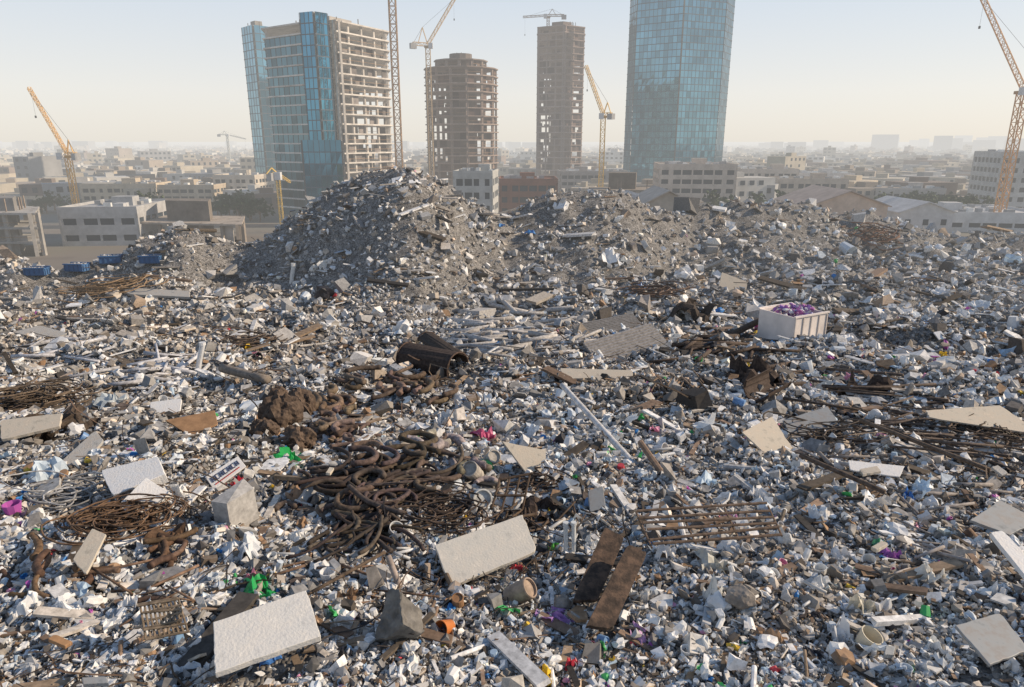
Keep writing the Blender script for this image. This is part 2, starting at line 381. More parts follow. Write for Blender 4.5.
boulder('concrete_boulder',740,606,38,M_rub,(.27,.24,.21))
boulder('concrete_boulder',560,610,22,M_rub,(.27,.24,.21))
def sack(name,parts,colr,mt,zf=.5):
    mm=Mass()
    for (u,v,w,hz) in parts:
        p=at(u,v); k=mpp(p); r=w*k*.5
        bm=bmesh.new(); bmesh.ops.create_icosphere(bm,subdivisions=4,radius=1); V,F=bm_out(bm); sd=random.randint(0,99)
        th=np.arctan2(V[:,1],V[:,0]); f=1+.22*vnoise(th*2.2+9,V[:,2]*1.5+9,sd)-.2*np.abs(vnoise(V[:,0]*3+V[:,2]*2,V[:,1]*3+20,sd+1))-.12*np.abs(vnoise(V[:,0]*7+3,V[:,1]*7+V[:,2]*6,sd+2))
        V=V*f[:,None]*np.array([1,.8,hz])*r+p+[0,0,r*hz*zf]
        mm.add(V,F,np.array(colr)*random.uniform(.8,1.2))
    return mm.obj(name,mt)
sack('crumpled_tarpaulin',[(284,428,44,.95),(302,420,32,1.2),(266,438,30,.8),(300,448,36,.8),(280,408,24,1.1)],(.12,.085,.062),M_rust,.75)
def bent_pipes(name,cl,n,r0,r1,L,colr,curv=1.0,sides=8,hi=3.5):
    mm=Mass()
    for q in range(n):
        u,v,sp=random.choice(cl); p=at(u+random.gauss(0,sp),v+random.gauss(0,sp*.45)); k=mpp(p)
        ln=L*k*random.uniform(.4,1.2); yaw=random.uniform(0,6.28); c_=random.choice([-1,1])*random.uniform(.2,1)*3.0*curv; K=14
        pts=[];cur=p.copy()
        for i_ in range(K):
            pts.append(cur.copy()); yaw+=c_/K+random.gauss(0,.1); st=ln/K
            cur=cur+np.array([math.cos(yaw)*st,math.sin(yaw)*st,0])
        pts=np.array(pts); pts-=pts.mean(0)-p
        hh=H(pts[:,0],pts[:,1]); rr=random.uniform(r0,r1)*k
        pts[:,2]=hh.max()*.6+hh*.4+rr*random.uniform(.8,hi)+np.linspace(random.uniform(-.1,.25),random.uniform(-.1,.25),K)*ln*.5
        mm.tube(pts,rr*(1+.08*np.sin(np.arange(K)*2.1)),np.array(colr)*random.uniform(.5,1.6)*np.array([1,random.uniform(.9,1.05),random.uniform(.85,1.15)]),sides)
    return mm.obj(name,M_rust,True)
bent_pipes('rusty_pipe_pile',[(345,437,14),(385,392,22),(420,396,16),(335,412,12)],95,1.6,3.3,44,(.17,.125,.09),1.3)
bent_pipes('rusty_cable_pile',[(390,485,26),(355,520,22),(420,470,20),(350,490,18)],80,1.4,3.3,80,(.085,.065,.05),1.6,8,5)
bent_pipes('rusty_cable_pile',[(370,540,18),(340,560,14),(400,500,30)],40,1.2,2.6,80,(.075,.06,.048),.5,8,5)
bent_pipes('dusty_pipe_pile',[(470,475,14),(440,455,12)],22,2.5,4.5,26,(.30,.27,.23))
bent_pipes('rusty_pipe_pile',[(90,575,30),(50,590,20),(170,555,14)],22,2.0,4.0,46,(.16,.10,.065),.5)
def straight(name,cl,n,r0,r1,L,colr,yaw0,ysp,mt=None,sides=8):
    mm=Mass()
    for q in range(n):
        u,v,sp=random.choice(cl); p=at(u+random.gauss(0,sp),v+random.gauss(0,sp*.4)); k=mpp(p)
        ln=L*k*random.uniform(.6,1.2); yaw=yaw0+random.gauss(0,ysp); rr=random.uniform(r0,r1)*k
        d=np.array([math.cos(yaw),math.sin(yaw),0])*ln/2; A=p-d;B=p+d; A[2]=Hs(A[0],A[1])+rr+random.uniform(0,.3);B[2]=Hs(B[0],B[1])+rr+random.uniform(0,.3)
        mid=Hs(p[0],p[1])+rr; lift=max(0,mid-(A[2]+B[2])/2); A[2]+=lift;B[2]+=lift
        mm.tube([A,(A+B)/2,B],rr,np.array(colr)*random.uniform(.7,1.25),sides)
    return mm.obj(name,mt or M_scrap,True)
straight('steel_pipe_bundle',[(510,350,22),(480,335,18),(560,345,18),(520,325,30)],60,1.3,2.6,50,(.48,.46,.44),.1,.5)
straight('rebar_bundle',[(670,390,14)],40,.6,1.1,48,(.22,.16,.11),1.3,.25,M_rust,6)
straight('steel_pipe_bundle',[(900,430,26),(870,400,22),(940,450,26)],44,.7,1.7,80,(.13,.10,.08),-.5,.4,M_rust,6)
straight('steel_pipe_bundle',[(720,345,22),(760,380,22),(690,350,14)],48,1.0,2.4,50,(.10,.075,.06),.5,.5,M_rust,6)
straight('steel_pipe_bundle',[(130,380,20),(60,350,30),(170,365,15)],34,.8,2.2,46,(.5,.5,.52),.3,.8)
straight('rebar_bundle',[(520,520,14),(560,525,14)],24,.7,1.6,50,(.12,.085,.06),1.4,.5,M_rust,6)
straight('rebar_bundle',[(330,580,30),(140,600,30)],16,.7,1.5,60,(.2,.13,.09),.5,.5,M_rust,6)
straight('steel_pipe_bundle',[(960,490,30),(840,470,20),(920,560,20)],26,.9,2.0,50,(.34,.31,.29),-.4,.6)
straight('white_pipe_offcuts',[(420,560,60),(700,480,50),(560,480,40),(250,540,40),(800,600,50),(90,600,30)],34,.8,1.8,26,(.75,.75,.74),.4,1.0,M_plas)
def pole(name,uvA,uvB,r,colr,ty=0,lift=.35,mt=None):
    p,n=onplane([uvA,uvB,uvB,uvA],(0,ty),lift,.05); A,B=p[0],p[1]; k=mpp((A+B)/2); mm=Mass(); mm.tube(np.linspace(A,B,8),r*k,colr,12); return mm.obj(name,mt or M_scrap,True)
pole('lamp_pole',(562,385),(655,487),3.1,(.62,.61,.60),-.15,.5)
pole('steel_post',(400,588),(388,556),3.2,(.34,.28,.24),-1.2,.3)
pole('rusty_rod',(312,592),(385,552),1.8,(.14,.10,.07),-.1,.3,M_rust)
pole('log',(222,368),(268,380),4.5,(.26,.22,.18),0,.4)
pole('steel_beam',(700,350),(765,318),3.2,(.10,.07,.05),-.2,.6,M_rust)
pole('steel_beam',(800,455),(885,492),2.4,(.12,.09,.07),-.1,.4,M_rust)
pole('steel_beam',(860,420),(990,470),2.2,(.16,.12,.09),-.1,.5,M_rust)
def upright(name,u,v,h,r,colr,lean=(0,0),mt=None):
    p=at(u,v); k=mpp(p); mm=Mass(); B=p+np.array([lean[0],lean[1],h])*np.array([k,k,k]); mm.tube([p-[0,0,.2],(p+B)/2,B],r*k,colr,10)
    mm.tube([B-[0,0,.02*k],B+[0,0,3*k]],r*k*1.25,colr,10); return mm.obj(name,mt or M_plas)
upright('white_pvc_pipe',291,282,16,2.0,(.8,.8,.78),(4,0))
upright('white_pvc_pipe',197,372,28,2.6,(.78,.79,.8),(9,0))
for dx in (0,8): upright('white_pvc_pipe',566+dx,556,34,2.3,(.72,.74,.74),(-1,2))
def trough(name,uvA,uvB,rad,roll,colr=(.10,.065,.045)):
    A=at(*uvA,.7);B=at(*uvB,.7); k=mpp(A); R=rad*k; d=B-A; d[2]*=.3; B=A+d; L=np.linalg.norm(d); d/=L; r_=np.cross(d,[0,0,1.]);r_/=np.linalg.norm(r_); q=np.cross(r_,d)
    e=empty(name,(A+B)/2); n=14; V=[];F=[]
    for RR in (R,R*.93):
        for E in (A,B):
            for i_ in range(n+1):
                a_=roll+math.pi*1.1*i_/n; V.append(E+RR*(math.cos(a_)*r_+math.sin(a_)*q))
    s_=n+1
    for o_ in (0,2*s_):
        for i_ in range(n): F+=[[o_+i_,o_+i_+1,o_+s_+i_+1],[o_+i_,o_+s_+i_+1,o_+s_+i_]]
    for i_ in range(n):
        for o_ in (0,s_): F+=[[o_+i_,o_+i_+1,o_+2*s_+i_+1],[o_+i_,o_+2*s_+i_+1,o_+2*s_+i_]]
    for i_ in (0,n): F+=[[i_,s_+i_,3*s_+i_],[i_,3*s_+i_,2*s_+i_]]
    V=np.array(V)+rng.normal(0,.03*R,(len(V),3)); make_obj('shell',V,F,np.broadcast_to(colr,(len(V),3)),M_rust,False,e)
    mm=Mass()
    for E in (A,B):
        pts=[E+R*1.02*(math.cos(roll+math.pi*1.1*i_/n)*r_+math.sin(roll+math.pi*1.1*i_/n)*q) for i_ in range(n+1)]; mm.tube(pts,R*.05,(.12,.08,.06),6)
    mm.obj('rolled_rims',M_rust,parent=e)
trough('rusty_tank_shell',(408,368),(458,376),15,-.5,(.07,.05,.04))
trough('rusty_tank_shell',(428,352),(468,360),11,.4,(.06,.045,.035))
trough('rusty_tank_shell',(755,404),(778,392),13,2.6,(.07,.05,.04))
def crumple(name,u,v,w,h,mt,colr,amp=.22,n=14,dome=.5):
    p=at(u,v); k=mpp(p); g=np.linspace(-.5,.5,n); Xg,Yg=np.meshgrid(g,g)
    sd=random.randint(0,99); Zg=amp*vnoise(Xg*4+9,Yg*4+9,sd)+amp*.5*vnoise(Xg*9+9,Yg*9,sd+1)+dome*(.25-Xg**2-Yg**2)
    Xg=Xg+.12*vnoise(Xg*6,Yg*6+3,sd+2); Yg=Yg+.12*vnoise(Xg*6+5,Yg*6+3,sd+3); a_=random.uniform(0,6)
    V=np.stack([Xg.ravel()*w*k,Yg.ravel()*w*k*.8,Zg.ravel()*h*k*2],1); ca,sa=math.cos(a_),math.sin(a_); V=V@np.array([[ca,sa,0],[-sa,ca,0],[0,0,1]])+p+[0,0,h*k*.25]
    F=[]
    for i_ in range(n-1):
        for j_ in range(n-1): q=i_*n+j_; F+=[[q,q+1,q+n+1],[q,q+n+1,q+n]]
    return make_obj(name,V,F,np.broadcast_to(colr,(len(V),3)),mt)
crumple('rusty_sheet',750,385,60,24,M_rust,(.07,.05,.04),.5)
crumple('rusty_sheet',860,400,46,18,M_rust,(.07,.05,.04),.5)
crumple('rusty_sheet',60,430,60,16,M_rust,(.08,.06,.045),.4)
crumple('rusty_sheet',160,545,50,14,M_rust,(.13,.08,.05),.4)
crumple('rusty_sheet',540,515,46,16,M_rust,(.07,.05,.04),.4)
crumple('rusty_sheet',690,315,40,14,M_rust,(.07,.055,.045),.4)
for (u,v,w,h,cc) in [(289,463,28,11,(.02,.42,.10)),(262,596,38,14,(.03,.42,.12)),(238,488,17,9,(.7,.03,.06)),(252,582,14,9,(.75,.3,.4)),(915,492,28,12,(.55,.68,.8)),(905,500,16,9,(.05,.2,.6)),(180,640,30,12,(.2,.35,.55)),(555,622,34,10,(.45,.25,.55)),(556,552,14,9,(.15,.55,.1)),(715,570,40,14,(.6,.6,.55)),(712,600,24,22,(.78,.79,.77)),(766,330,20,12,(.8,.05,.42)),(610,260,24,8,(.8,.82,.84)),(640,290,14,6,(.3,.45,.7)),(730,522,14,8,(.65,.3,.5)),(860,612,20,16,(.7,.66,.55)),(890,560,20,10,(.4,.15,.5)),(880,548,14,9,(.1,.35,.2)),(540,682,24,11,(.85,.6,.05)),(485,668,32,13,(.8,.84,.88)),(570,668,14,9,(.6,.05,.08)),(484,438,22,8,(.6,.12,.25)),(590,548,18,9,(.8,.8,.78)),(600,655,18,9,(.1,.45,.15)),(350,660,24,10,(.03,.03,.04)),(270,655,28,9,(.06,.2,.55)),(48,480,44,15,(.55,.65,.74)),(110,406,30,11,(.5,.56,.6)),(870,350,20,8,(.8,.82,.85)),(960,345,26,8,(.78,.8,.83)),(980,310,26,8,(.7,.75,.8)),(930,580,26,12,(.8,.78,.72)),(640,640,22,10,(.55,.35,.6)),(700,650,26,11,(.78,.8,.8)),(820,590,20,10,(.75,.76,.76)),(20,530,26,10,(.7,.72,.75)),(215,520,22,10,(.75,.76,.78)),(240,555,40,14,(.75,.78,.81)),(840,640,24,18,(.8,.81,.82)),(1000,600,24,13,(.8,.8,.8)),(780,545,20,11,(.8,.8,.78)),(460,600,20,11,(.75,.76,.78)),(130,610,24,11,(.8,.8,.8)),(300,545,20,11,(.82,.82,.8)),(560,300,18,5,(.8,.8,.8)),(345,600,22,10,(.35,.22,.13)),(470,560,20,10,(.8,.8,.8)),(665,555,26,10,(.8,.8,.8)),(820,520,26,10,(.7,.74,.78)),(180,500,24,10,(.82,.82,.8)),(60,550,26,10,(.8,.8,.8)),(70,610,26,11,(.78,.8,.82)),(770,640,30,11,(.4,.26,.16)),(520,575,18,9,(.4,.26,.16)),(300,500,24,10,(.38,.25,.16)),(950,555,24,11,(.6,.65,.7)),(640,600,22,10,(.82,.82,.8)),(400,676,26,11,(.8,.82,.84)),(200,680,26,11,(.8,.8,.8)),(30,610,30,12,(.82,.83,.84)),(880,610,28,12,(.8,.8,.8)),(940,660,30,12,(.75,.78,.8)),(840,560,22,10,(.8,.8,.8)),(760,500,22,9,(.8,.8,.8)),(610,450,18,7,(.8,.8,.8)),(440,425,16,6,(.8,.8,.8)),(200,445,20,8,(.8,.8,.8))]:
    crumple('plastic_bag',u,v,w,h,M_plas,cc,.5,11,.7)
def grate(name,corners,tilt,lift,nx_,ny_,r,colr):
    q,n=onplane(corners,tilt,lift,.05); mm=Mass(); k=mpp(q[0])
    for i_ in range(nx_+1):
        f=i_/nx_; mm.tube([q[0]+(q[1]-q[0])*f,q[3]+(q[2]-q[3])*f],r*k,colr,6)
    for i_ in range(ny_+1):
        f=i_/ny_; mm.tube([q[0]+(q[3]-q[0])*f+n*r*k*1.6+rng.normal(0,.03,3),q[1]+(q[2]-q[1])*f+n*r*k*1.6+rng.normal(0,.03,3)],r*k*1.2,colr,6)
    mm.obj(name,M_rust)
grate('rebar_grate',[(636,512),(768,506),(782,536),(652,548)],(0,-.2),.45,3,5,1.1,(.20,.14,.10))
grate('rebar_basket',[(140,605),(178,598),(188,632),(146,640)],(.1,-.7),.5,9,8,1.0,(.26,.20,.14))
grate('rebar_grate',[(500,478),(530,474),(520,520),(490,515)],(.1,-.6),.5,3,2,1.1,(.10,.07,.05))
def tangle(name,u,v,w,n,colr,r=.9,hk=.35,loop=.4):
    p=at(u,v); k=mpp(p); mm=Mass()
    for q in range(n):
        c_=p+np.array([random.gauss(0,.24),random.gauss(0,.24),0])*w*k; R=w*k*random.uniform(.15,.55); a0=random.uniform(0,6.28); lp=random.random()<loop; sp=random.uniform(1.6,5.5) if lp else random.uniform(.2,1.0); K=16
        if not lp: R=R*2.2
        tl=random.uniform(-.5,.5); dr=random.uniform(-.4,.5); pts=[]
        for i_ in range(K):
            f=i_/(K-1); a_=a0+sp*f*(1 if lp else .5); rr=R*(1+dr*f); pts.append([c_[0]+math.cos(a_)*rr+random.gauss(0,.015)*w*k,c_[1]+math.sin(a_)*rr*.8,0])
        pts=np.array(pts)
        if not lp: pts[:,:2]+=c_[:2]-pts[:,:2].mean(0)
        hh=H(pts[:,0],pts[:,1]); pts[:,2]=hh.max()*.6+hh*.4+.06+random.uniform(.03,hk)*w*k*.5+tl*(pts[:,0]-c_[0])*.35
        mm.tube(pts,r*k*random.uniform(.6,1.2),np.array(colr)*random.uniform(.6,1.5),5,False)
    return mm.obj(name,M_rust,True)
tangle('rebar_tangle',130,528,76,150,(.15,.095,.06),.85,.5,.55)
tangle('rebar_tangle',112,292,60,90,(.26,.18,.11),.6,.3)
tangle('rebar_tangle',30,405,70,90,(.14,.105,.075),.75,.4,.6)
tangle('rebar_tangle',650,300,50,30,(.12,.08,.06),.6)
tangle('rebar_tangle',250,350,50,45,(.13,.10,.08),.6)
tangle('rebar_tangle',820,440,70,50,(.10,.08,.065),.7)
tangle('rebar_tangle',440,520,80,50,(.09,.065,.05),.9,.4,.6)
tangle('rebar_tangle',990,440,70,40,(.12,.09,.07),.7)
tangle('cable_tangle',70,500,56,36,(.35,.35,.35),1.0,.4,.8)
tangle('rebar_tangle',870,238,40,40,(.16,.09,.06),.5)
tangle('rebar_tangle',530,490,50,40,(.09,.065,.05),.8)
def ribbed(name,layers):
    c=at(622,345); e=empty(name,c)
    for q,(cor,tilt,lift,cc) in enumerate(layers):
        pt,n=onplane(cor,tilt,lift,.2); EXC.append(pt[:,:2].copy())
        mm=Mass(); K=9
        V=np.concatenate([pt,pt-n*.18]); F=[[0,1,2],[0,2,3],[4,6,5],[4,7,6]]
        for i_ in range(4): j_=(i_+1)%4; F+=[[i_,4+i_,4+j_],[i_,4+j_,j_]]
        mm.add(V,np.array(F),cc)
        for i_ in range(K):
            f=(i_+.5)/K; A=pt[0]+(pt[3]-pt[0])*f; B=pt[1]+(pt[2]-pt[1])*f; mm.beam(A+n*.06,B+n*.06,.2,.14,np.array(cc)*1.1)
        mm.obj('ribbed_panel_%d'%(q+1),M_scrap,parent=e)
ribbed('ribbed_roof_panels',[([(572,326),(632,314),(642,326),(580,340)],(0,-.3),.5,(.24,.23,.22)),([(583,344),(650,324),(668,344),(600,365)],(0,-.35),.9,(.34,.32,.30))])
def openbox(name,u,v,w,dp,h,yaw,colr,contents=None,lift=0):
    p=at(u,v,lift); k=mpp(p); e=empty(name,p); W,D_,Hh=w*k,dp*k,h*k; mm=Mass(); ca,sa=math.cos(yaw),math.sin(yaw)
    def L(x_,y_,z_): return [p[0]+x_*ca-y_*sa,p[1]+x_*sa+y_*ca,p[2]+z_]
    EXC.append(np.array([L(-W/2-.3,-D_/2-1.2,0)[:2],L(W/2+.3,-D_/2-1.2,0)[:2],L(W/2+.3,D_/2,0)[:2],L(-W/2-.3,D_/2,0)[:2]]))
    t_=.1
    mm.boxes([L(0,0,0)],(W,D_,t_),yaw,colr)
    mm.boxes([L(0,-D_/2,Hh/2+t_/2)],(W,t_,Hh),yaw,colr); mm.boxes([L(0,D_/2,Hh/2+t_/2)],(W,t_,Hh),yaw,colr)
    mm.boxes([L(-W/2+t_/2,0,Hh/2+t_/2)],(t_,D_-t_-.01,Hh),yaw,colr); mm.boxes([L(W/2-t_/2,0,Hh/2+t_/2)],(t_,D_-t_-.01,Hh),yaw,colr)
    mm.obj('bin_walls',M_wall,parent=e); mm=Mass()
    for sx in np.linspace(-.5,.5,5): mm.boxes([L(sx*W*.97,-D_/2-.08,Hh/2)],(.1,.07,Hh*.95),yaw,np.array(colr)*.85)
    for sy in np.linspace(-.4,.4,3): mm.boxes([L(W/2+.05,sy*D_,Hh/2)],(.07,.1,Hh*.95),yaw,np.array(colr)*.85)
    mm.boxes([L(0,-D_/2-.07,Hh+t_)],(W+.2,.18,.12),yaw,np.array(colr)*1.05); mm.boxes([L(0,D_/2+.07,Hh+t_)],(W+.2,.18,.12),yaw,np.array(colr)*1.05)
    mm.obj('ribs_and_rim',M_wall,parent=e)
    if contents:
        mm=Mass(); N=110; ps=np.array([L(random.uniform(-.42,.42)*W,random.uniform(-.42,.42)*D_,Hh*random.uniform(.6,1.15)) for _ in range(N)])
        scatter(mm,[bag() for _ in range(6)],ps,np.full(N,.12*W),rots(N),palette(N,contents,[1]*len(contents))); mm.obj('rubbish_load',M_plas,parent=e)
openbox('rubbish_skip',790,340,46,42,27,.5,(.80,.73,.68),[(.3,.15,.5),(.75,.75,.78),(.55,.3,.6),(.2,.22,.5),(.8,.8,.8),(.55,.2,.5)],.2)
for (u,v,yw) in [(38,276,.1),(78,272,-.1),(112,264,.3),(152,264,.1)]: openbox('blue_skip',u,v,19,10,6,yw,(.05,.13,.28),[(.6,.6,.6),(.3,.3,.3)],.2)
def lobj(name,u,v,w,prof,colr,rx,yaw,mt):
    p=at(u,v); k=mpp(p); V,F=lathe(prof,20); V=V*w*k
    R=Matrix.Rotation(yaw,3,'Z')@Matrix.Rotation(rx,3,'X'); V=V@np.array(R).T+p+[0,0,w*k*.4]
    return make_obj(name,V,F,np.broadcast_to(colr,(len(V),3)),mt,False)
CUP=[(-.4,.001),(-.4,.3),(.4,.42),(.43,.42),(.43,.38),(-.3,.27),(-.3,.001)]
CAN=[(-.5,.001),(-.5,.36),(-.46,.38),(.46,.38),(.5,.36),(.5,.32),(.4,.31),(.4,.001)]
lobj('orange_bucket',446,634,20,CUP,(.6,.2,.05),1.2,-.6,M_plas)
lobj('paint_tin',458,608,16,CAN,(.3,.17,.09),.3,0,M_scrap)
lobj('steel_drum',480,508,26,CAN,(.6,.6,.58),1.1,.3,M_scrap)
lobj('steel_drum',473,480,22,CAN,(.4,.37,.33),.8,-.4,M_scrap)
lobj('steel_drum',492,465,18,CAN,(.5,.47,.42),.9,.4,M_scrap)
lobj('tin_box',520,602,28,CAN,(.34,.26,.2),.9,1.2,M_scrap)
lobj('plastic_bucket',395,538,18,CUP,(.7,.7,.68),.6,.8,M_plas)
lobj('plastic_bucket',660,454,14,CUP,(.7,.7,.72),1.2,.8,M_plas)
lobj('plastic_bucket',865,650,26,CUP,(.7,.64,.5),.4,.8,M_plas)
for q in range(24):
    u=random.uniform(20,1000); v=random.uniform(400,680)
    lobj('plastic_bucket' if q%2 else 'steel_drum',u,v,random.uniform(8,13),CUP if q%2 else CAN,random.choice([(.75,.75,.75),(.5,.5,.5),(.8,.8,.82),(.3,.2,.14),(.2,.35,.6)]),random.uniform(.6,1.6),random.uniform(0,6),M_plas if q%2 else M_scrap)
# ------------------------------------------------------------ rubble
rocks=[rock() for _ in range(40)]+[chunk() for _ in range(8)]
m=Mass()
x,y=sample(180000); N=len(x)
s=0.0078*y**0.9*np.exp(rng.normal(0,.45,N))
big=rng.random(N)<0.007; s[big]*=2.5
z=H(x,y)+s*rng.uniform(-.2,.6,N)
base=np.array([.425,.415,.40]); g=np.exp(rng.normal(0,.36,N))
tint=palette(N,[(1,1,1),(.97,1.0,1.05),(1.06,.98,.89),(1.0,.82,.67),(1.65,1.65,1.62),(.36,.34,.33)],[42,26,18,5,10,9])
zn=vnoise(x/8,y/7,21)*.6+vnoise(x/3,y/2.5,22)*.4
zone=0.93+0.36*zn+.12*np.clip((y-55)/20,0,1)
brn=np.clip(vnoise(x/6,y/4,23)*1.5,0,1)*np.clip((75-y)/30,0,1); tintz=1-brn[:,None]*np.array([.13,.19,.26])
col=np.clip(base*tint*(g*zone)[:,None]*tintz,.03,.82)
scatter(m,rocks,np.stack([x,y,z],1),s[:,None]*rng.uniform(.7,1.3,(N,3)),rots(N),col)
m.obj('concrete_rubble',M_rub)
m=Mass(); x,y=sample(8500,1.75); N=len(x); s=0.020*y**0.82*np.exp(rng.normal(0,.45,N))
z=H(x,y)+s*rng.uniform(.05,.3,N)
col=palette(N,[(.46,.45,.43),(.76,.76,.75),(.32,.31,.30),(.34,.22,.13),(.55,.48,.39),(.42,.48,.54),(.10,.08,.07)],[26,28,12,11,11,8,6])*np.exp(rng.normal(0,.12,(N,1)))
scatter(m,[plate() for _ in range(20)],np.stack([x,y,z],1),s,rots(N,.8),np.clip(col,0,.82))
m.obj('broken_board_debris',M_scrap)
m=Mass(); x,y=sample(6300,1.75); N=len(x); s=0.055*y**0.85*np.exp(rng.normal(0,.45,N))
z=H(x,y)+s*rng.uniform(0,.10,N)
col=palette(N,[(.10,.08,.06),(.20,.14,.10),(.46,.42,.37),(.66,.66,.66),(.05,.045,.04),(.30,.22,.15)],[22,15,19,26,15,8])*np.exp(rng.normal(0,.2,(N,1)))
scatter(m,[plank() for _ in range(14)]+[hpipe(.04),hpipe(.03),hpipe(.05)],np.stack([x,y,z],1),s,rots(N,.3),np.clip(col,0,.8))
m.obj('scrap_timber_and_pipe',M_scrap)
m=Mass(); x,y=sample(15500,1.75)
k=(vnoise(x/6,y/6,31)+rng.normal(0,.45,len(x))+.5*((x/y>.35)&(y>22))+.3*(y<16)-.35*(y>75))>0.05; x=x[k];y=y[k]
N=len(x); s=0.0150*y**0.85*np.exp(rng.normal(0,.45,N)); z=H(x,y)+s*rng.uniform(.1,.5,N)
pl=[(.80,.81,.82),(.66,.72,.78),(.85,.85,.83),(.48,.62,.75),(.05,.25,.6),(.65,.08,.10),(.08,.5,.15),(.8,.55,.06),(.5,.12,.45),(.04,.04,.05),(.75,.35,.5),(.38,.24,.14)]
pw=[42,22,30,7,1.2,.8,1.0,.7,.8,3.5,.9,5]
scatter(m,[bag() for _ in range(12)]+[sheet() for _ in range(14)]+[cup() for _ in range(2)],np.stack([x,y,z],1),s,rots(N),palette(N,pl,pw))
x,y=sample(4600,1.9,y1=70); N=len(x); s=0.030*y**0.7*np.exp(rng.normal(0,.3,N)); z=H(x,y)+s*rng.uniform(.1,.3,N)
scatter(m,[bottle(),hpipe(.14),bottle(),cup()],np.stack([x,y,z],1),s,rots(N),palette(N,pl,pw))
m.obj('plastic_litter',M_plas)
m=Mass(); x,y=sample(6500,1.7,y1=100)
k=(vnoise(x/7,y/7,41)+.35*vnoise(x/2.5,y/2.5,42)+rng.normal(0,.25,len(x)))>0.17; x=x[k];y=y[k]; N=len(x)
s=0.2*y**0.62*np.exp(rng.normal(0,.4,N)); z=H(x,y)+s*rng.uniform(0,.1,N)
col=palette(N,[(.09,.065,.045),(.15,.10,.07),(.06,.05,.045),(.25,.19,.14)],[35,25,25,15])
scatter(m,[curl() for _ in range(30)],np.stack([x,y,z],1),s[:,None]*np.array([1,1,.6]),rots(N,.5),col)
m.obj('rebar_scrap',M_rust)
# ------------------------------------------------------------ city ground
gs=12000
make_obj('ground',[(-gs,-300,0),(gs,-300,0),(gs,2*gs,0),(-gs,2*gs,0)],[[0,1,2,3]],None,mat('city_ground',(0.26,0.22,0.18),nscale=0.03,namt=.5,col2=(.17,.16,.13)))
mr_=Mass(); mr_.boxes([(-90,205,.002)],(230,9,.02),.05,(.06,.06,.062)); mr_.boxes([(120,205,.002)],(190,9,.02),-.03,(.06,.06,.062)); mr_.obj('road',M_wall)
